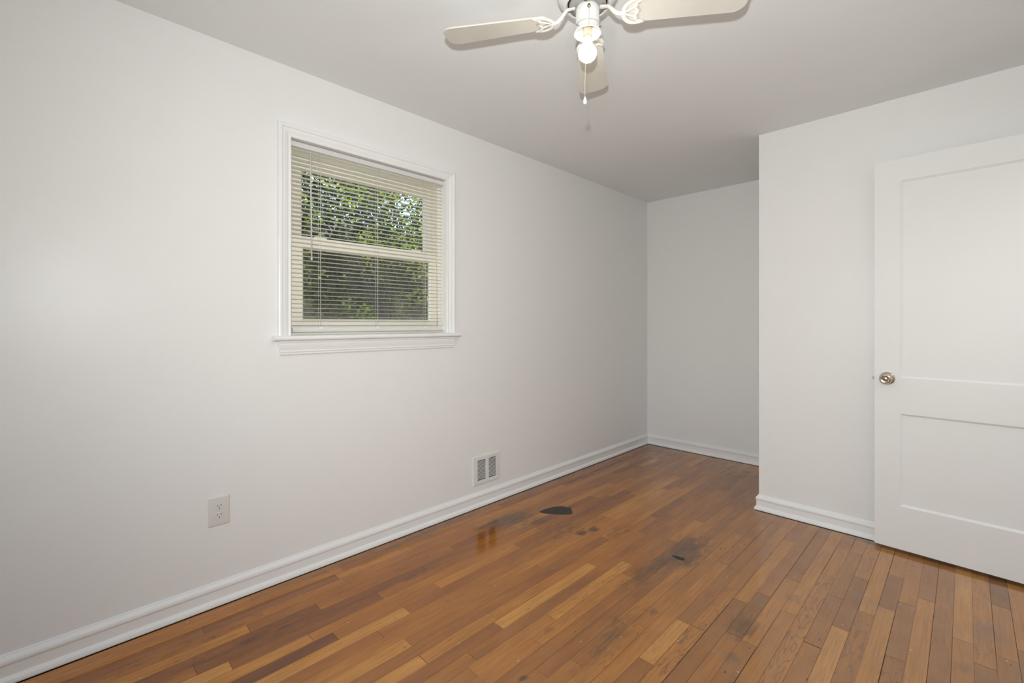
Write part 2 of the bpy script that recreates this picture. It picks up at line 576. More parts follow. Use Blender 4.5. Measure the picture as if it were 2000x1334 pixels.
def stain_at(x, y):
    d = g = 0.0
    for bx, by, rx, ry, a, c in blobs:
        q = ((x - bx) / rx) ** 2 + ((y - by) / ry) ** 2
        if q < 6:
            e = math.exp(-q)
            d += a * e
            g += c * e
    wear = 1 / (1 + math.exp(-(x - 1.20 - 0.12 * (y - 2.0)) * 4.2))
    return min(d, 1.2), min(g, 1.2), wear * 0.95


FY0, FY1 = YF - 0.02, YB + 0.02
verts, faces, uvs, pc, scol = [], [], [], [], []
bysp = {}
for s_ in special:
    bysp.setdefault(math.floor((s_[0] - X0) / PW), []).append(s_[1:])
i0, i1 = math.floor((0.03 - X0) / PW), math.ceil((3.90 - X0) / PW)
for i in range(i0, i1):
    xa, xb = X0 + i * PW, X0 + (i + 1) * PW
    lo, hi = FY0, FY1
    if i == i0:
        xa = 0.0272                      # a dark gap runs along the shoe moulding
    hi = YB - 0.0268
    if xa > XJ - 0.02:
        hi = YJ - 0.0262
    if xa > XR + 0.11:
        lo, hi = 1.38, 3.90
    segs = []
    fixed = sorted(bysp.get(i, []), key=lambda q: q[0])
    y = lo

    def fill(y, until):
        while y < until - 1e-6:
            L_ = rnd.choice((0.35, 0.5, 0.7, 0.9, 1.2, 1.6)) * rnd.uniform(0.85, 1.2)
            e = min(y + L_, until)
            if until - e < 0.16:
                e = until
            tn = min(1, max(0, rnd.gauss(0.435, 0.125)))
            segs.append((y, e, tn, 0.55 if rnd.random() < 0.07 else rnd.uniform(0, 0.08)))
            y = e
    y -= rnd.uniform(0, 0.5)
    for f in fixed:
        if f[0] > y:
            fill(y, f[0])
        a = max(f[0], y)
        if f[1] > a:
            segs.append((a, f[1], f[2], f[3]))
            y = f[1]
    fill(y, hi)
    for (a, e, tn, rg) in segs:
        a, e = max(a, lo), min(e, hi)
        if e - a < 0.01:
            continue
        open_ = 0.62 if xa > 1.35 else 0.22
        ga = rnd.uniform(0.10, 0.30) + (open_ * rnd.random() ** 2) * 1.6
        gb = rnd.uniform(0.10, 0.30) + (open_ * rnd.random() ** 2) * 1.6
        ge = rnd.uniform(0.2, 0.5) + open_ * rnd.random()
        ua, ub = xa + ga * 1e-3, xb - gb * 1e-3
        ya, ye = a + ge * 1e-3, e - ge * 1e-3
        ny = max(1, int((ye - ya) / 0.03))
        nx = 3
        sd = rnd.random()
        base_i = len(verts)
        vst = []
        for r_ in range(ny + 1):
            for c_ in range(nx + 1):
                X = ua + (ub - ua) * c_ / nx
                Y = ya + (ye - ya) * r_ / ny
                verts.append((X, Y, 0.0))
                vst.append((X, Y))
        for r_ in range(ny):
            for c_ in range(nx):
                q = (r_ * (nx + 1) + c_, r_ * (nx + 1) + c_ + 1, (r_ + 1) * (nx + 1) + c_ + 1, (r_ + 1) * (nx + 1) + c_)
                faces.append(tuple(base_i + k for k in q))
                for k in q:
                    X, Y = vst[k]
                    uvs.append((X - xa, Y))
                    pc.append((tn, sd, rg, 1.0))
                    scol.append((*stain_at(X, Y), 1.0))
me = bpy.data.meshes.new('floor')
nfl = len(faces)
base_i = len(verts)
for (X, Y, Z) in ((-0.16, YF - 0.14, -0.012), (3.98, YF - 0.14, -0.012), (3.98, YB + 0.12, -0.012), (-0.16, YB + 0.12, -0.012),
                  (-0.16, YF - 0.14, -0.2), (3.98, YF - 0.14, -0.2), (3.98, YB + 0.12, -0.2), (-0.16, YB + 0.12, -0.2)):
    verts.append((X, Y, Z))
for q in ((0, 1, 2, 3), (7, 6, 5, 4), (0, 4, 5, 1), (1, 5, 6, 2), (2, 6, 7, 3), (3, 7, 4, 0)):
    faces.append(tuple(base_i + k for k in q))
    for k in q:
        uvs.append((0, 0))
        pc.append((0, 0, 0, 1))
        scol.append((0, 0, 0, 1))
me.from_pydata(verts, [], faces)
ul = me.uv_layers.new(name='plank_uv')
ul.data.foreach_set('uv', [c for q in uvs for c in q])
for nm, dat in (('plank', pc), ('stain', scol)):
    ca = me.color_attributes.new(nm, 'FLOAT_COLOR', 'CORNER')
    ca.data.foreach_set('color', [c for q in dat for c in q])
me.materials.append(M_FLOOR)
me.materials.append(M_SUB)
me.polygons.foreach_set('material_index', [0] * nfl + [1] * (len(faces) - nfl))
me.update()
floor = struct(link(bpy.data.objects.new('floor', me)))


def flat_patch(name, pts, z, m, parent):
    mb = MB()
    top = [Vector((x, y, z)) for x, y in pts]
    bot = [Vector((x, y, 0.0002)) for x, y in pts]
    mb.loops([bot, top], smooth=False)
    return mb.build(name, m, parent)


o = flat_patch('scorch_mark', [(0.344, 2.208), (0.339, 2.240), (0.342, 2.268), (0.351, 2.308), (0.362, 2.344), (0.378, 2.370), (0.397, 2.390),
                               (0.412, 2.392), (0.426, 2.381), (0.432, 2.396), (0.443, 2.406), (0.470, 2.382), (0.500, 2.352), (0.513, 2.335),
                               (0.510, 2.318), (0.487, 2.290), (0.455, 2.263), (0.422, 2.239), (0.398, 2.223), (0.377, 2.211), (0.358, 2.206)], 0.0007, M_SCORCH, floor)
o['label'] = 'black iron-shaped scorch mark burnt into the oak strips'
o = flat_patch('burn_mark', [(1.197, 2.284), (1.213, 2.291), (1.228, 2.295), (1.261, 2.300), (1.268, 2.288), (1.265, 2.270), (1.232, 2.267), (1.213, 2.274)], 0.0006, M_SCORCH, floor)
o['label'] = 'small dark wedge-shaped burn mark'

# ---- baseboards with cap and shoe
BB = [(0.0, 0.0030), (0.0235, 0.0030), (0.0240, 0.009), (0.0215, 0.018), (0.0165, 0.025), (0.0128, 0.029), (0.0122, 0.034), (0.0122, 0.064),
      (0.0138, 0.0665), (0.0158, 0.070), (0.0162, 0.076), (0.0145, 0.083), (0.0105, 0.089), (0.0060, 0.094), (0.0042, 0.099), (0.0, 0.1005)]


def baseboard(name, p0, p1, n, m0, m1):
    mb = MB()
    mb.mould((*p0, 0), (*p1, 0), n, BB, m0, m1)
    return struct(mb.build(name, M_TRIM))


baseboard('baseboard_left', (0, YF), (0, YB), Vector((1, 0, 0)), 1, 1)
baseboard('baseboard_back', (0, YB), (XJ, YB), Vector((0, -1, 0)), 1, 1)
mb = MB()
mb.mould((XJ, YB, 0), (XJ, YJ, 0), Vector((-1, 0, 0)), BB, 1, -1)
mb.mould((XJ, YJ, 0), (XR, YJ, 0), Vector((0, -1, 0)), BB, -1, 1)
struct(mb.build('baseboard_closet', M_TRIM))
mb = MB()
mb.mould((XR, 2.31, 0), (XR, YF, 0), Vector((-1, 0, 0)), BB, 0, 1)
struct(mb.build('baseboard_right', M_TRIM))
mb = MB()
mb.mould((XR, YF, 0), (0, YF, 0), Vector((0, 1, 0)), BB, 1, 1)
struct(mb.build('baseboard_behind', M_TRIM))

# ------------------------------------------------------------------ window in the left wall
win = struct(empty('window_1', (0, 0, 0)))
CAS = [(0.0, 0.0), (0.0, 0.0085), (0.003, 0.0105), (0.008, 0.0105), (0.011, 0.0080), (0.014, 0.0085), (0.022, 0.0125), (0.030, 0.0150),
       (0.036, 0.0158), (0.038, 0.0140), (0.041, 0.0180), (0.046, 0.0205), (0.054, 0.0205), (0.059, 0.0185), (0.061, 0.0150), (0.061, 0.0)]


def casing(parent, xw, nx, y0, y1, zs, z1, prof=CAS, name='casing'):
    """mitred casing round an opening on a wall at x = xw; nx = +1 or -1 is the room side"""
    mb = MB()
    rings = []
    for (yy, zz, sy, sz) in ((y0, zs, -1, 0), (y0, z1, -1, 1), (y1, z1, 1, 1), (y1, zs, 1, 0)):
        rings.append([Vector((xw + nx * h, yy + sy * u, zz + sz * u)) for u, h in prof])
    mb.loops(rings, smooth=False)
    return mb.build(name, M_TRIM, parent)


casing(win, 0.0, 1, WY0, WY1 + 0.002, 1.156, WZ1)
# jamb boards lining the opening
mb = MB()
mb.box((-0.16, WY0 - 0.011, WZ0), (0.001, WY0, WZ1 + 0.011))
mb.box((-0.16, WY1, WZ0), (0.001, WY1 + 0.011, WZ1 + 0.011))
mb.box((-0.16, WY0, WZ1), (0.001, WY1, WZ1 + 0.011))
mb.build('jamb', M_TRIM, win)
# stool (inside sill) with a rounded nose, horned ends
mb = MB()
nose = [(-0.16, 0.0)] + [(0.030 + 0.0125 * math.cos(a), 0.0125 + 0.0125 * math.sin(a)) for a in [R(-90 + 18 * k) for k in range(11)]] + [(-0.16, 0.025)]
yA, yB = 0.7155, 1.812
mb.loops([[Vector((x if x > 0 else 0.001, yA, 1.131 + z)) for x, z in nose], [Vector((x if x > 0 else 0.001, yB, 1.131 + z)) for x, z in nose]], smooth=False)
mb.box((-0.15, WY0, 1.133), (0.002, WY1, 1.156))
mb.build('window_stool', M_TRIM, win, bevel=0.003)
# apron under the stool: profile, ends cut back at the bottom
mb = MB()
ap = [(0.0, 1.131), (0.0185, 1.131), (0.0185, 1.122), (0.0165, 1.119), (0.0175, 1.113), (0.0150, 1.100), (0.0115, 1.088), (0.0105, 1.084), (0.0125, 1.082),
      (0.0125, 1.077), (0.0095, 1.074), (0.0095, 1.067), (0.0065, 1.062), (0.0, 1.062)]
mb.loops([[Vector((d, 0.741 + (1.131 - z) * 0.17, z)) for d, z in ap], [Vector((d, 1.783 - (1.131 - z) * 0.17, z)) for d, z in ap]], smooth=False)
mb.build('window_apron', M_TRIM, win)
# vinyl frame
VX0, VX1 = -0.158, -0.056
mb = MB()
for (a0, a1, c0, c1) in ((WY0, WY0 + 0.026, 1.156, WZ1), (WY1 - 0.026, WY1, 1.156, WZ1), (WY0 + 0.026, WY1 - 0.026, WZ1 - 0.030, WZ1), (WY0 + 0.026, WY1 - 0.026, 1.156, 1.178)):
    mb.box((VX0, a0, c0), (VX1, a1, c1))
mb.box((-0.101, WY0 + 0.026, 1.178), (-0.097, WY0 + 0.034, WZ1 - 0.03))
mb.box((-0.101, WY1 - 0.034, 1.178), (-0.097, WY1 - 0.026, WZ1 - 0.03))
mb.build('window_frame', M_VINYL, win, bevel=0.0015)


def sash(name, xa, xb, oy0, oy1, oz0, oz1, gy0, gy1, gz0, gz1):
    """sash frame: flat face, then a sloped glazing bead down to the pane"""
    mb = MB()
    bd = 0.009
    gx = xa + (xb - xa) * 0.42
    o_ = [(oy0, oz0), (oy1, oz0), (oy1, oz1), (oy0, oz1)]
    b_ = [(gy0 - bd, gz0 - bd), (gy1 + bd, gz0 - bd), (gy1 + bd, gz1 + bd), (gy0 - bd, gz1 + bd)]
    g_ = [(gy0, gz0), (gy1, gz0), (gy1, gz1), (gy0, gz1)]
    R4 = lambda q, x: [Vector((x, y, z)) for y, z in q]
    mb.loops([R4(o_, xb), R4(b_, xb), R4(b_, xb - 0.004), R4(g_, gx + 0.004), R4(g_, gx - 0.004), R4(b_, xa), R4(o_, xa)], smooth=False, close_path=True)
    so = mb.build(name, M_VINYL, win, bevel=0.0012)
    mb = MB()
    mb.box((gx - 0.002, gy0 - 0.002, gz0 - 0.002), (gx + 0.002, gy1 + 0.002, gz1 + 0.002))
    mb.build('glass_pane', M_GLASS, so)
    return so


mb = MB()
mb.box((-0.1480, WY0 + 0.026, 1.178), (-0.1476, WY1 - 0.026, 1.640))
mb.build('insect_screen', M_SCREEN, win)
low = sash('lower_sash', -0.094, -0.062, WY0 + 0.027, WY1 - 0.027, 1.179, 1.650, 0.889, 1.648, 1.236, 1.588)
upp = sash('upper_sash', -0.136, -0.104, WY0 + 0.027, WY1 - 0.027, 1.600, WZ1 - 0.031, 0.897, 1.634, 1.655, 1.994)
for yy in (0.975, 1.555):
    mb = MB()
    prof = [(-0.032, 0.0), (0.032, 0.0), (0.026, 0.009), (0.012, 0.0125), (-0.012, 0.0125), (-0.026, 0.009)]
    mb.loops([[Vector((-0.092, yy + a, 1.650 + c)) for a, c in prof], [Vector((-0.068, yy + a, 1.650 + c)) for a, c in prof]], smooth=False)
    mb.build('sash_lock', M_VINYL, low, bevel=0.001)
# stop ledge on the meeting rail
mb = MB()
mb.box((-0.062, WY0 + 0.03, 1.612), (-0.057, WY1 - 0.03, 1.620))
mb.build('meeting_rail_lip', M_VINYL, low)

# ------------------------------------------------------------------ mini blind
BX = -0.031
blind = empty('window_blind', (BX, (WY0 + WY1) / 2, WZ1))
tag(blind, 'white mini blind with open horizontal slats hanging inside the window recess', 'blind')
IV = Matrix.Translation((-BX, -(WY0 + WY1) / 2, -WZ1))
by0, by1 = 0.816, 1.713


def bbuild(mb, name, m, parent=blind, **kw):
    for v in mb.bm.verts:
        v.co = IV @ v.co
    return mb.build(name, m, parent, **kw)


mb = MB()
hr = [(-0.0130, 2.075), (0.0125, 2.075), (0.0130, 2.077), (0.0130, 2.0985), (0.0110, 2.0995), (-0.0130, 2.0995)]
mb.loops([[Vector((BX + d, 0.808, z)) for d, z in hr], [Vector((BX + d, 1.719, z)) for d, z in hr]], smooth=False)
bbuild(mb, 'headrail', M_RAIL)
mb = MB()
mb.box((BX - 0.014, 0.803, 2.070), (BX + 0.0145, 0.8085, 2.102))
bbuild(mb, 'mounting_bracket', M_RAIL)
mb = MB()
mb.box((BX - 0.014, 1.7185, 2.070), (BX + 0.0145, 1.7215, 2.102))
bbuild(mb, 'mounting_bracket', M_RAIL)
# slats
ZT, ZB_, PITCH = 2.0610, 1.2035, 0.02144
mb = MB()
nsl = int(round((ZT - ZB_) / PITCH)) + 1
tilt = R(3.0)
for k in range(nsl):
    zc = ZT - (ZT - ZB_) * k / (nsl - 1)
    rows = []
    tt = tilt + R(rnd.uniform(-0.8, 0.8))
    for q in range(7):
        u = -1 + 2 * q / 6
        dx, dz = 0.0125 * u, 0.0021 * (1 - u * u) - 0.001
        rows.append((BX + dx * math.cos(tt) - dz * math.sin(tt), zc + dx * math.sin(tt) + dz * math.cos(tt)))
    sag = rnd.uniform(-0.0006, 0.0006)
    top = [[Vector((x, yv, z + sg)) for x, z in rows] for yv, sg in ((by0, 0), (by0 + 0.3, sag), (by1 - 0.3, sag), (by1, 0))]
    mb.loops(top, close_ring=False, smooth=True)
slats = bbuild(mb, 'slats', M_SLAT)
# bottom rail
mb = MB()
br = [(-0.0125, 1.1700), (0.0105, 1.1700), (0.0130, 1.1730), (0.0140, 1.1770), (0.0120, 1.1800), (0.0100, 1.1815), (0.0100, 1.1920), (-0.0125, 1.1920)]
mb.loops([[Vector((BX + d, by0 + 0.002, z)) for d, z in br], [Vector((BX + d, by1 - 0.002, z)) for d, z in br]], smooth=False)
brail = bbuild(mb, 'bottom_rail', M_RAIL)
for yy in (0.9527, 1.268, 1.5834):
    mb = MB()
    for dx in (-0.0132, 0.0132):
        mb.tube([(BX + dx, yy + 0.0045 * (1 if dx > 0 else -1) * 0, 1.192), (BX + dx, yy, 2.075)], 0.0007, 5)
    mb.tube([(BX, yy + 0.004, 1.192), (BX, yy + 0.004, 2.075)], 0.0006, 5)
    bbuild(mb, 'ladder_cord', M_CORD)
    mb = MB()
    mb.box((BX + 0.006, yy - 0.007, 1.182), (BX + 0.0150, yy + 0.011, 1.1965))
    bbuild(mb, 'cord_button', M_CLIP, bevel=0.002)
mb = MB()
mb.tube([(BX + 0.017, 1.661, 2.076), (BX + 0.018, 1.662, 1.75), (BX + 0.018, 1.664, 1.60), (BX + 0.018, 1.667, 1.40), (BX + 0.018, 1.6665, 1.20)], 0.0011, 6)
mb.tube([(BX + 0.017, 1.645, 2.076), (BX + 0.018, 1.648, 1.85), (BX + 0.018, 1.657, 1.62)], 0.0009, 6)
bbuild(mb, 'lift_cord', M_CORD)
mb = MB()
mb.lathe([(0.0, -0.018), (0.0035, -0.017), (0.0045, -0.004), (0.0025, 0.006), (0.0, 0.007)], 10, Matrix.Translation((BX + 0.018, 1.6635, 1.612)))
bbuild(mb, 'cord_tassel', M_CORD)
mb = MB()
mb.tube([(BX + 0.018, 0.900, 2.058), (BX + 0.019, 0.9055, 1.532)], 0.0036, 6)
mb.lathe([(0.0, 0.0), (0.0048, 0.001), (0.0048, 0.012), (0.0036, 0.014)], 8, Matrix.Translation((BX + 0.019, 0.9055, 1.526)))
mb.tube([(BX + 0.006, 0.900, 2.076), (BX + 0.016, 0.900, 2.070), (BX + 0.018, 0.900, 2.056)], 0.0018, 6)
bbuild(mb, 'tilt_wand', M_WAND)
mb = MB()
mb.box((BX - 0.006, 1.7125, 1.172), (BX + 0.012, 1.7215, 1.196))
bbuild(mb, 'hold_down_bracket', M_FOB, bevel=0.002)

# ------------------------------------------------------------------ outlet and heating vent on the left wall
OY, OZ = 0.5055, 0.4030
ou = empty('wall_outlet', (0.0, OY, OZ))
tag(ou, 'white duplex electrical outlet low on the left wall below the window', 'outlet')
mb = MB()
hw, hh = 0.0405, 0.0630
mb.loops([[Vector((d, y, z)) for y, z in ((-a, -c), (a, -c), (a, c), (-a, c))] for d, a, c in
          ((0.0003, hw, hh), (0.0022, hw, hh), (0.0050, hw - 0.004, hh - 0.004), (0.0056, hw - 0.008, hh - 0.008))], smooth=False)
mb.build('cover_plate', M_PLATE, ou, bevel=0.0008)
for s_ in (1, -1):
    mb = MB()
    ring = []
    for k in range(32):
        a = 2 * PI * k / 32
        ring.append((0.0172 * math.cos(a), max(-0.0138, min(0.0138, 0.0172 * math.sin(a)))))
    zc = s_ * 0.0195
    mb.loops([[Vector((d, y * q, z * q + zc)) for y, z in ring] for d, q in ((0.0052, 1.03), (0.0068, 1.0), (0.0072, 0.95))], smooth=False)
    rc = mb.build('receptacle', M_PLATE, ou)
    mb = MB()
    for yy in (-0.0064, 0.0064):
        mb.box((0.0070, yy - 0.0011, zc + 0.0010), (0.00735, yy + 0.0011, zc + 0.0085))
    mb.lathe([(0.0, 0.0), (0.0025, 0.0), (0.0025, 0.0004), (0.0, 0.0004)], 12,
             Matrix.Translation((0.0070, 0.0, zc - 0.0062)) @ Matrix.Rotation(PI / 2, 4, 'Y'))
    mb.build('socket_slots', M_DARK, rc)
mb = MB()
mb.lathe([(0.0, 0.0), (0.0030, 0.0), (0.0026, 0.0010), (0.0, 0.0014)], 14, Matrix.Translation((0.0056, 0, 0)) @ Matrix.Rotation(PI / 2, 4, 'Y'))
mb.build('cover_screw', M_PLATE, ou)

VYc, VZc, VW, VH = 2.0530, 0.2400, 0.1200, 0.0960
ve = empty('wall_vent', (0.0, VYc, VZc))
tag(ve, 'white metal heating vent with two slotted grids just above the left baseboard', 'vent')
mb = MB()
gx = [(-0.079, -0.0045), (0.0215, 0.0815)]
gx = [(-0.080, -0.0070), (0.0190, 0.0890)]
gz = (-0.066, 0.0665)
us = [-VW + 0.006, gx[0][0], gx[0][1], gx[1][0], gx[1][1], VW - 0.006]
zs = [-VH + 0.006, gz[0], gz[1], VH - 0.006]
FX = 0.0095
for i in range(5):
    for j in range(3):
        if j == 1 and i in (1, 3):
            continue
        mb.face([(FX, us[i], zs[j]), (FX, us[i + 1], zs[j]), (FX, us[i + 1], zs[j + 1]), (FX, us[i], zs[j + 1])])
A = [(us[0], zs[0]), (us[5], zs[0]), (us[5], zs[3]), (us[0], zs[3])]
Bq = [(-VW, -VH), (VW, -VH), (VW, VH), (-VW, VH)]
mb.loops([[Vector((0.0005, y, z)) for y, z in Bq], [Vector((0.0055, y, z)) for y, z in Bq], [Vector((FX, y, z)) for y, z in A]], cap0=False, cap1=False, smooth=False)
for (a, c) in gx:
    q = [(a, gz[0]), (c, gz[0]), (c, gz[1]), (a, gz[1])]
    mb.loops([[Vector((FX, y, z)) for y, z in q], [Vector((0.0012, y, z)) for y, z in q]], cap0=False, cap1=False, smooth=False)
bmesh.ops.remove_doubles(mb.bm, verts=mb.bm.verts[:], dist=1e-5)
mb.build('vent_plate', M_VENT, ve)
mb = MB()
mb.box((0.0003, gx[0][0] - 0.003, gz[0] - 0.003), (0.0012, gx[1][1] + 0.003, gz[1] + 0.003))
mb.build('dark_backing_plate', M_DARK, ve)  # near-black plate on the wall, painted as the shade inside the duct
for (a, c) in gx:
    mb = MB()
    nb = 15
    pt = (gz[1] - gz[0]) / nb
    for k in range(nb + 1):
        zc = gz[0] + k * pt
        if k == 0 or k == nb:
            continue
        p4 = [(FX, zc - 0.0009), (FX, zc + 0.0006), (0.0030, zc + 0.0021), (0.0030, zc + 0.0014)]
        mb.loops([[Vector((x, a, z)) for x, z in p4], [Vector((x, c, z)) for x, z in p4]], smooth=False)
    mb.build('louvre_grid', M_VENT, ve)
for yy in (-VW + 0.016, VW - 0.016):
    mb = MB()
    mb.lathe([(0.0, 0.0), (0.0030, 0.0), (0.0026, 0.0010), (0.0, 0.0014)], 12, Matrix.Translation((FX, yy, 0)) @ Matrix.Rotation(PI / 2, 4, 'Y'))
    mb.build('vent_screw', M_VENT, ve)

# ------------------------------------------------------------------ door, swung open nearly flat against the closet wall
DANG = R(-2.54)
DX, DY = 1.9380, 3.1575            # free edge, front face
DW, DT, DZ0, DZ1 = 0.762, 0.035, 0.0200, 2.083
door = struct(empty('door_1', (DX, DY, 0), DANG))
mb = MB()
st_ = 0.1085
P_UP = (0.926, 1.966)
P_LO = (0.248, 0.737)
ys = 0.0   # front face at local y = 0, back at y = +DT


def frame_side(y, sgn):
    xs = [0, st_, DW - st_, DW]
    zs_ = [DZ0, P_LO[0], P_LO[1], P_UP[0], P_UP[1], DZ1]
    for i in range(3):
        for j in range(5):
            if i == 1 and j in (1, 3):
                continue
            mb.face([(xs[i], y, zs_[j]), (xs[i + 1], y, zs_[j]), (xs[i + 1], y, zs_[j + 1]), (xs[i], y, zs_[j + 1])])


frame_side(0.0, 1)
frame_side(DT, -1)
E4 = [(0, DZ0), (DW, DZ0), (DW, DZ1), (0, DZ1)]
mb.loops([[Vector((x, 0, z)) for x, z in E4], [Vector((x, DT, z)) for x, z in E4]], cap0=False, cap1=False, smooth=False)
bmesh.ops.remove_doubles(mb.bm, verts=mb.bm.verts[:], dist=1e-5)
mb.build('stiles_and_rails', M_DOOR, door)
for (z0, z1) in (P_UP, P_LO):
    mb = MB()
    for y0, sg in ((0.0, 1), (DT, -1)):
        def ringq(d, y):
            return [Vector((st_ + d, y, z0 + d)), Vector((DW - st_ - d, y, z0 + d)), Vector((DW - st_ - d, y, z1 - d)), Vector((st_ + d, y, z1 - d))]
        mb.loops([ringq(0.0, y0), ringq(0.0005, y0 + sg * 0.0030), ringq(0.0040, y0 + sg * 0.0045), ringq(0.0090, y0 + sg * 0.0085),
                  ringq(0.0120, y0 + sg * 0.0095), ringq(0.0125, y0 + sg * 0.0085)], cap0=False, cap1=True, smooth=False)
    mb.build('door_panel', M_DOOR, door)
# knob set
KX, KZ = 0.0545, 0.9190
for sg, y0 in ((-1, 0.0), (1, DT)):
    Mk = Matrix.Translation((KX, y0, KZ)) @ Matrix.Rotation(PI / 2 * (1 if sg < 0 else -1), 4, 'X')
    mb = MB()
    L_ = 1.0 if sg < 0 else 0.62
    mb.lathe([(0.0, 0.0005), (0.0335, 0.0005), (0.0338, 0.003), (0.0300, 0.008), (0.0200, 0.0115), (0.0130, 0.0130), (0.0, 0.0130)], 40, Mk)
    ro = mb.build('rosette', M_NICKEL, door)
    mb = MB()
    kp = [(0.0, 0.012), (0.0105, 0.012), (0.0100, 0.022), (0.0130, 0.028), (0.0215, 0.034), (0.0262, 0.041), (0.0275, 0.048), (0.0262, 0.055), (0.0225, 0.060),
          (0.0190, 0.0615), (0.0165, 0.0600), (0.0120, 0.0592), (0.0060, 0.0600), (0.0, 0.0605)]
    mb.lathe([(r, z * L_ if sg > 0 else z) for r, z in kp], 40, Mk)
    mb.build('door_knob', M_NICKEL, door)
mb = MB()
mb.box((-0.0010, DT / 2 - 0.0125, KZ - 0.029), (0.0010, DT / 2 + 0.0125, KZ + 0.029))
mb.build('latch_plate', M_STEEL, door)
mb = MB()
q = [(-0.0110, DT / 2 - 0.007), (-0.0010, DT / 2 - 0.007), (-0.0010, DT / 2 + 0.007), (-0.0040, DT / 2 + 0.007)]
mb.loops([[Vector((x, y, KZ - 0.0065)) for x, y in q], [Vector((x, y, KZ + 0.0065)) for x, y in q]], smooth=False)
mb.build('latch_bolt', M_STEEL, door)
for zz in (0.25, 1.05, 1.86):
    mb = MB()
    mb.lathe([(0.0, -0.045), (0.0065, -0.045), (0.0065, 0.045), (0.0, 0.045)], 12, Matrix.Translation((DW + 0.006, 0.0, zz)))
    mb.build('hinge', M_STEEL, door)
# casing round the doorway on the right wall (outside the picture, beside the hinge)
tr1 = casing(None, XR, -1, 2.375, 3.185, 0.001, 2.115, name='trim_1')
struct(tr1)

# unseen window behind the camera, made up to hold the fill light
w2 = struct(empty('fill_window', (0, 0, 0)))
mb = MB()
for (a0, a1, c0, c1) in ((0.80, 0.85, 0.90, 2.08), (2.25, 2.30, 0.90, 2.08), (0.85, 2.25, 2.03, 2.08), (0.85, 2.25, 0.90, 0.95), (0.85, 2.25, 1.47, 1.52)):
    mb.box((a0, YF - 0.11, c0), (a1, YF - 0.05, c1))
mb.build('sash_frame', M_VINYL, w2, bevel=0.002)
for c0, c1 in ((0.95, 1.47), (1.52, 2.03)):
    mb = MB()
    mb.box((0.85, YF - 0.082, c0), (2.25, YF - 0.078, c1))
    mb.build('glass_pane', M_GLASS, w2)
mb = MB()
for (a0, a1, c0, c1) in ((0.74, 0.80, 0.90, 2.14), (2.30, 2.36, 0.90, 2.14), (0.80, 2.30, 2.08, 2.14), (0.72, 2.38, 0.872, 0.90)):
    mb.box((a0, YF, c0), (a1, YF + 0.018, c1))
mb.build('casing', M_TRIM, w2, bevel=0.003)

# ------------------------------------------------------------------ ceiling fan
FXc, FYc, ZBL = 1.3390, 1.3380, 2.3010
fan = empty('ceiling_fan', (FXc, FYc, H))
tag(fan, 'white hugger ceiling fan with cream blades and one bare lit bulb', 'ceiling fan')


def zf(z):
    return z - H


mb = MB()
mb.lathe([(0.0, 0.0), (0.085, 0.0), (0.090, zf(2.428)), (0.098, zf(2.415)), (0.1080, zf(2.400)), (0.1100, zf(2.388)), (0.1060, zf(2.372)), (0.0960, zf(2.356)),
          (0.0840, zf(2.345)), (0.0760, zf(2.339)), (0.0735, zf(2.340)), (0.0730, zf(2.350)), (0.0, zf(2.352))], 56)
mb.build('motor_housing', M_FANW, fan)
mb = MB()
mb.lathe([(0.0, zf(2.351)), (0.0695, zf(2.351)), (0.0695, zf(2.347)), (0.0, zf(2.347))], 40)
mb.build('motor_vent', M_DARK, fan)
mb = MB()
mb.lathe([(0.0, zf(2.3475)), (0.0640, zf(2.3475)), (0.0650, zf(2.345)), (0.0640, zf(2.337)), (0.0440, zf(2.334)), (0.0, zf(2.334))], 40)
mb.build('flywheel', M_FLY, fan)
mb = MB()
mb.lathe([(0.0, zf(2.335)), (0.0360, zf(2.335)), (0.0395, zf(2.332)), (0.0415, zf(2.325)), (0.0415, zf(2.270)), (0.0, zf(2.270))], 44)
mb.build('switch_housing', M_FANW, fan)
# fitter ring: open cup with a flared lip
mb = MB()
mb.lathe([(0.0, zf(2.2715)), (0.0412, zf(2.2715)), (0.0425, zf(2.2610)), (0.0430, zf(2.2520)), (0.0452, zf(2.2480)), (0.0475, zf(2.2415)), (0.0475, zf(2.2395)), (0.0450, zf(2.2395)),
          (0.0425, zf(2.2460)), (0.0405, zf(2.2520)), (0.0395, zf(2.2625)), (0.0, zf(2.2630))], 48)
fit = mb.build('light_fitter', M_FANW, fan)
for k in range(3):
    a = R(20 + 120 * k)
    mb = MB()
    Ms = Matrix.Rotation(a, 4, 'Z') @ Matrix.Translation((0.0425, 0, zf(2.2545))) @ Matrix.Rotation(PI / 2, 4, 'Y')
    mb.lathe([(0.0, -0.004), (0.0013, -0.004), (0.0013, 0.006), (0.0032, 0.0065), (0.0034, 0.009), (0.0, 0.0095)], 10, Ms)
    mb.build('thumb_screw', M_STEEL, fit)
mb = MB()
mb.lathe([(0.0, zf(2.2630)), (0.0168, zf(2.2630)), (0.0168, zf(2.2340)), (0.0150, zf(2.2335)), (0.0, zf(2.2335))], 28)
mb.build('lamp_socket', M_SOCKET, fan)
mb = MB()
bz = 2.1730
prof = [(0.0, bz - 0.0315)]
for k in range(1, 17):
    a = -PI / 2 + k * (PI * 0.80) / 16
    prof.append((0.0318 * math.cos(a), bz + 0.0318 * math.sin(a)))
prof += [(0.0160, bz + 0.0345), (0.0, bz + 0.0345)]
mb.lathe([(r, zf(z)) for r, z in prof], 24)
for f in mb.bm.faces:
    if f.calc_center_median().z < zf(bz - 0.001):
        f.material_index = 1
bulb = mb.build('light_bulb', [M_BULB, M_DOME], fan)
bulb['label'] = 'glowing white bare light bulb'
mb = MB()
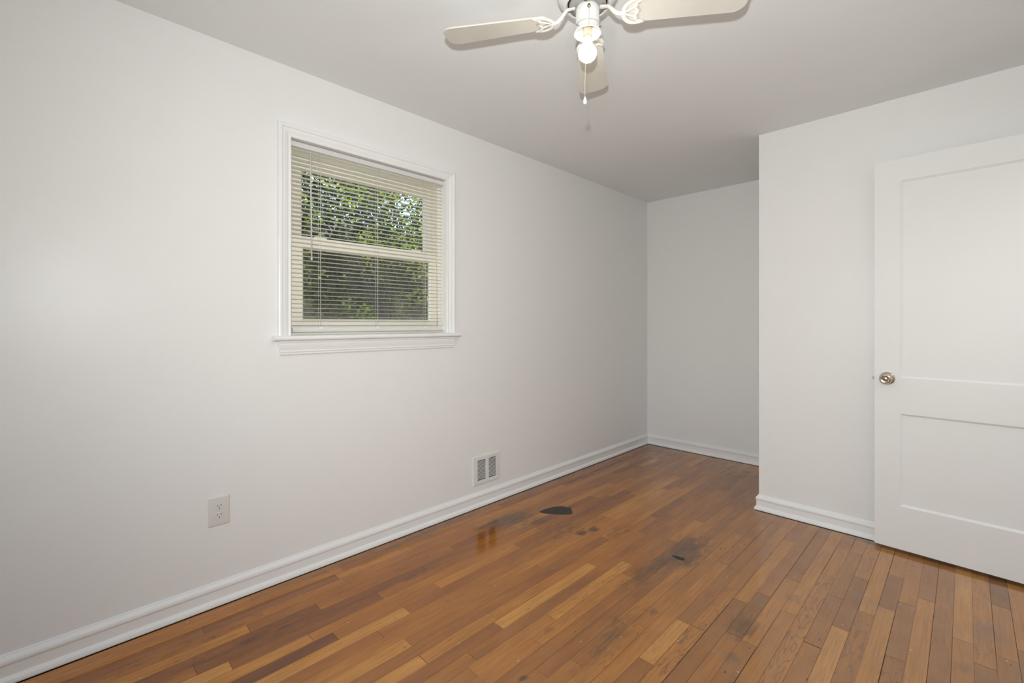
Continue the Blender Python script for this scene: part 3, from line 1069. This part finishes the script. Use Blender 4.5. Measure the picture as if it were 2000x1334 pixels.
mb.lathe([(r, zf(z)) for r, z in ((0.0, 2.2070), (0.0168, 2.2075), (0.0160, 2.2120), (0.0140, 2.2260), (0.0134, 2.2340), (0.0, 2.2340))], 28)
mb.build('bulb_collar', M_BULBBASE, bulb)
# blades
mb = MB()
Rb, r0 = 0.5305, 0.138
out = []
hw0, hw1, cr, cr0 = 0.0480, 0.0665, 0.042, 0.026
for k in range(9):      # tip corner +
    a = R(0 + 90 * k / 8)
    out.append((Rb - cr + cr * math.cos(a) - 0.010 * (1 - math.cos(a)) * 0, hw1 - cr + cr * math.sin(a)))
for k in range(7):      # root corner +
    a = R(90 + 90 * k / 6)
    out.append((r0 + cr0 + cr0 * math.cos(a), hw0 - cr0 + cr0 * math.sin(a)))
out = out + [(x, -y) for x, y in out[::-1]]
mb.loops([[Vector((x, y, z)) for x, y in out] for z in (-0.0028, 0.0028)], smooth=False)
blade0 = mb.build('fan_blade', M_BLADE, fan, bevel=0.001)
# blade iron, in the blade's own frame (x outward, y across, z up)
mb = MB()


def catm(P, n=6):
    P = [Vector(p) for p in P]
    res = []
    for i in range(len(P) - 1):
        a, b_, c, d = P[max(i - 1, 0)], P[i], P[i + 1], P[min(i + 2, len(P) - 1)]
        for k in range(n):
            s = k / n
            res.append(0.5 * ((2 * b_) + (c - a) * s + (2 * a - 5 * b_ + 4 * c - d) * s * s + (3 * b_ - a - 3 * c + d) * s ** 3))
    res.append(P[-1])
    return res


zi = -0.0065
arm = catm([(0.058, 0, 0.032), (0.070, 0, 0.031), (0.082, 0, 0.020), (0.096, 0, 0.004), (0.112, 0, -0.005), (0.132, 0, zi)])
mb.tube(arm, [0.0065 + 0.002 * math.sin(PI * i / (len(arm) - 1)) for i in range(len(arm))], 10, flat=0.75)
mb.tube([(0.042, 0, 0.0325), (0.050, 0, 0.0322), (0.060, 0, 0.0318), (0.066, 0, 0.031)], [0.0085, 0.0095, 0.0085, 0.0070], 10, flat=0.45)
for s_ in (1, -1):
    oc_ = catm([(0.124, 0, zi), (0.128, 0.020 * s_, zi), (0.141, 0.038 * s_, zi), (0.163, 0.0480 * s_, zi), (0.194, 0.0480 * s_, zi + 0.001)])
    mb.tube(oc_, [0.0088 - 0.0056 * (i / (len(oc_) - 1)) ** 3 for i in range(len(oc_))], 8, flat=0.38)
    ic = catm([(0.188, 0.0455 * s_, zi + 0.001), (0.171, 0.0370 * s_, zi), (0.1645, 0.0240 * s_, zi), (0.167, 0.0110 * s_, zi), (0.175, 0.0, zi)])
    mb.tube(ic, 0.0052, 8, flat=0.5)
    mb.tube(catm([(0.130, 0.004 * s_, zi), (0.146, 0.012 * s_, zi), (0.163, 0.0200 * s_, zi)]), 0.0050, 8, flat=0.5)
for (xx, yy) in ((0.170, 0.026), (0.170, -0.026)):
    mb.lathe([(0.0, zi - 0.0035), (0.0030, zi - 0.0030), (0.0036, zi - 0.0015), (0.0040, zi + 0.004), (0.0, zi + 0.004)], 12, Matrix.Translation((xx, yy, 0)))
iron0 = mb.build('blade_iron', M_IRON, blade0)
PH, PT = R(122.3), R(-9.8)
for k in range(4):
    bo = blade0 if k == 0 else blade0.copy()
    if k:
        COL.objects.link(bo)
        io = iron0.copy()
        COL.objects.link(io)
        io.parent = bo
    bo.matrix_local = Matrix.Translation((0, 0, zf(ZBL))) @ Matrix.Rotation(PH + k * PI / 2, 4, 'Z') @ Matrix.Rotation(PT, 4, 'X')
# screws fixing each iron to the flywheel
for k in range(4):
    for dd in (-0.16, 0.16):
        a = PH + k * PI / 2 + dd
        mb = MB()
        mb.lathe([(0.0, zf(2.3330)), (0.0040, zf(2.3335)), (0.0042, zf(2.3375)), (0.0, zf(2.3375))], 10, Matrix.Translation((0.056 * math.cos(a), 0.056 * math.sin(a), 0)))
        mb.build('iron_screw', M_STEEL, fan)
# pull chain: brass spout on the side of the housing, beaded chain, white fob
dc = Vector((CAM.x - FXc, CAM.y - FYc, 0)).normalized()
sd_ = Vector((-dc.y, dc.x, 0))      # to the right as the camera sees it
a0 = dc * 0.0410 + sd_ * 0.005
mb = MB()
Msp = Matrix.Translation(Vector((a0.x, a0.y, zf(2.3105)))) @ dc.to_track_quat('Z', 'Y').to_matrix().to_4x4()
mb.lathe([(0.0, -0.002), (0.0058, -0.003), (0.0058, 0.004), (0.0046, 0.0085), (0.0, 0.0085)], 14, Msp)
mb.build('chain_spout', M_BRASS, fan)
path = catm([dc * 0.0475 + sd_ * 0.006 + Vector((0, 0, zf(2.3090))), dc * 0.0485 + sd_ * 0.006 + Vector((0, 0, zf(2.285))),
             dc * 0.0500 + sd_ * 0.005 + Vector((0, 0, zf(2.245))), dc * 0.0490 + sd_ * -0.004 + Vector((0, 0, zf(2.17))),
             dc * 0.0485 + sd_ * -0.0075 + Vector((0, 0, zf(2.08))), dc * 0.0480 + sd_ * -0.0085 + Vector((0, 0, zf(1.995)))], 24)
mb = MB()
acc = 0.0
last = path[0]
step = 0.0034


def bead(p, r):
    mb.lathe([(0.0, -r), (r * 0.8, -r * 0.6), (r, 0.0), (r * 0.8, r * 0.6), (0.0, r)], 6, Matrix.Translation(p))


bead(last, 0.0012)
for p_ in path[1:]:
    seg = (p_ - last).length
    while acc + seg >= step:
        q_ = last + (p_ - last) * ((step - acc) / seg)
        bead(q_, 0.00145)
        seg -= step - acc
        last = q_
        acc = 0.0
    acc += seg
    last = p_
mb.tube(path, 0.0004, 5)
chain = mb.build('pull_chain', M_CHAIN, fan)
pe = path[-1]
mb = MB()
mb.lathe([(0.0, -0.026), (0.0040, -0.0255), (0.0060, -0.022), (0.0062, -0.018), (0.0050, -0.010), (0.0030, -0.003), (0.0012, 0.0), (0.0, 0.0)], 18, Matrix.Translation(pe))
mb.build('chain_fob', M_FOB, chain)

# ------------------------------------------------------------------ outdoors beyond the window
GZ = -0.60
mb = MB()
nx_, ny_ = 26, 30
grid = []
rg = random.Random(5)
for i in range(nx_ + 1):
    row = []
    for j in range(ny_ + 1):
        x = -0.35 - 12.0 * i / nx_
        y = -6 + 20.0 * j / ny_
        d = -x
        z = GZ + 5.2 * (1 / (1 + math.exp(-(d - 8.2) * 0.9))) + rg.uniform(-0.08, 0.08) * min(1, d / 3)
        row.append(mb.bm.verts.new((x, y, z)))
    grid.append(row)
for i in range(nx_):
    for j in range(ny_):
        f = mb.bm.faces.new((grid[i][j], grid[i + 1][j], grid[i + 1][j + 1], grid[i][j + 1]))
        f.smooth = True
struct(mb.build('ground', M_EARTH))


def gz(x):
    return GZ + 5.2 * (1 / (1 + math.exp(-(-x - 8.2) * 0.9)))


def tree(label, x, y, crown, nleaf, leaf, cols, seed, trunk_r=0.07):
    """crown: list of ellipsoids (dx, dy, z, rx, ry, rz) round the trunk"""
    rr_ = random.Random(seed)
    base = Vector((x, y, gz(x) - 0.05))
    root = empty('tree', base)
    tag(root, label, 'tree', None)
    mb = MB()
    top = max(c[2] for c in crown)
    tr_ = [Vector((rr_.uniform(-0.05, 0.05) * k, rr_.uniform(-0.05, 0.05) * k, (top - base.z) * k / 5)) for k in range(6)]
    mb.tube(tr_, [trunk_r * (1 - 0.14 * k) for k in range(6)], 8)
    vs, fs, cs = [], [], []
    tot = sum(c[3] * c[4] * c[5] for c in crown)
    for (dx, dy, cz, rx, ry, rz) in crown:
        c0 = Vector((dx, dy, cz - base.z))
        for _ in range(9):
            th, ph = rr_.uniform(0, 2 * PI), rr_.uniform(-0.6, 1.0)
            e = c0 + Vector((rx * math.cos(th) * math.cos(ph), ry * math.sin(th) * math.cos(ph), rz * math.sin(ph))) * 0.95
            s0 = tr_[rr_.choice((2, 3, 4))]
            mid = (s0 + e) / 2 + Vector((rr_.uniform(-.15, .15), rr_.uniform(-.15, .15), rr_.uniform(0, .2)))
            mb.tube(catm([s0, mid, e], 4), [0.020 - 0.0021 * k for k in range(9)], 5)
        # leaves gathered in clusters (twig ends)
        n = int(nleaf * rx * ry * rz / tot)
        ncl = max(6, n // 14)
        for _ in range(ncl):
            while True:
                p = Vector((rr_.uniform(-1, 1), rr_.uniform(-1, 1), rr_.uniform(-1, 1)))
                if 0.35 < p.length < 1:
                    break
            cc = c0 + Vector((p.x * rx, p.y * ry, p.z * rz))
            bc = rr_.choice(cols)
            for _k in range(14):
                q = cc + Vector((rr_.gauss(0, 0.10), rr_.gauss(0, 0.10), rr_.gauss(0, 0.08)))
                L_ = leaf * rr_.uniform(0.7, 1.3)
                W_ = L_ * rr_.uniform(0.32, 0.48)
                d = Vector((rr_.gauss(0, 1), rr_.gauss(0, 1), rr_.gauss(-0.3, 0.6))).normalized()
                nrm = Vector((rr_.gauss(0, 0.7), rr_.gauss(0, 0.7), 1)).normalized()
                sdv = d.cross(nrm)
                if sdv.length < 1e-3:
                    continue
                sdv.normalize()
                nrm = sdv.cross(d)
                b0 = len(vs)
                vs += [q, q + d * L_ * 0.45 + sdv * W_ + nrm * 0.18 * W_, q + d * L_ - nrm * L_ * 0.12, q + d * L_ * 0.45 - sdv * W_ + nrm * 0.18 * W_]
                fs += [(b0, b0 + 1, b0 + 2), (b0, b0 + 2, b0 + 3)]
                k_ = rr_.uniform(0.7, 1.3)
                cs += [tuple(min(1, v * k_) for v in bc) + (1,)] * 6
    mb.build('trunk', M_BARK, root)
    me_ = bpy.data.meshes.new('foliage')
    me_.from_pydata([tuple(v) for v in vs], [], fs)
    ca = me_.color_attributes.new('leafcol', 'FLOAT_COLOR', 'CORNER')
    ca.data.foreach_set('color', [c for q in cs for c in q])
    me_.materials.append(M_LEAF)
    link(bpy.data.objects.new('foliage', me_), root)
    return root


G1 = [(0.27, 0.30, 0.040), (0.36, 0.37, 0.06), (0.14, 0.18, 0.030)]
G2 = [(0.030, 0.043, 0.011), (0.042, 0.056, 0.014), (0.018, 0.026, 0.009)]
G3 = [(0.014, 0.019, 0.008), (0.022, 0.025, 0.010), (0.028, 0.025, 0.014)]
tree('bright green leafy tree just outside, filling the middle of the window', -3.3, 3.30,
     [(0.0, 0.1, 2.65, 0.75, 0.90, 0.80), (0.1, 0.45, 1.85, 0.5, 0.55, 0.45), (-0.1, -0.4, 3.3, 0.6, 0.5, 0.55)], 5200, 0.052, G1 + G1 + G2 + G2, 3, 0.032)
tree('yellow-green leafy tree outside, at the left edge of the window', -3.3, 1.65,
     [(0.0, 0.0, 2.6, 0.55, 0.58, 0.75), (0.1, 0.1, 1.70, 0.45, 0.5, 0.40)], 2600, 0.052, G1 + G2, 4, 0.03)
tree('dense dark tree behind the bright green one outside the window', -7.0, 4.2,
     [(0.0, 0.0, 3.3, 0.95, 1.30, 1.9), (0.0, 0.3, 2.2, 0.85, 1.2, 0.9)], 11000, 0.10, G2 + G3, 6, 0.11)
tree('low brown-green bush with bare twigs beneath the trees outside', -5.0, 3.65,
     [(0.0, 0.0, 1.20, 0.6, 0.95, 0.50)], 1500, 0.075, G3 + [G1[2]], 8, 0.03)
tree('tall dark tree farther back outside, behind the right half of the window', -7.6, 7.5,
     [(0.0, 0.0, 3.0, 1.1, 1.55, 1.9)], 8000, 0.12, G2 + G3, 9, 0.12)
tree('green leafy tree outside that just shows at the right edge of the window', -4.5, 6.5,
     [(0.0, 0.0, 2.5, 1.0, 1.55, 1.3), (0.0, 0.2, 1.3, 0.8, 1.2, 0.7)], 6000, 0.075, G1 + G2 + G2, 12, 0.06)
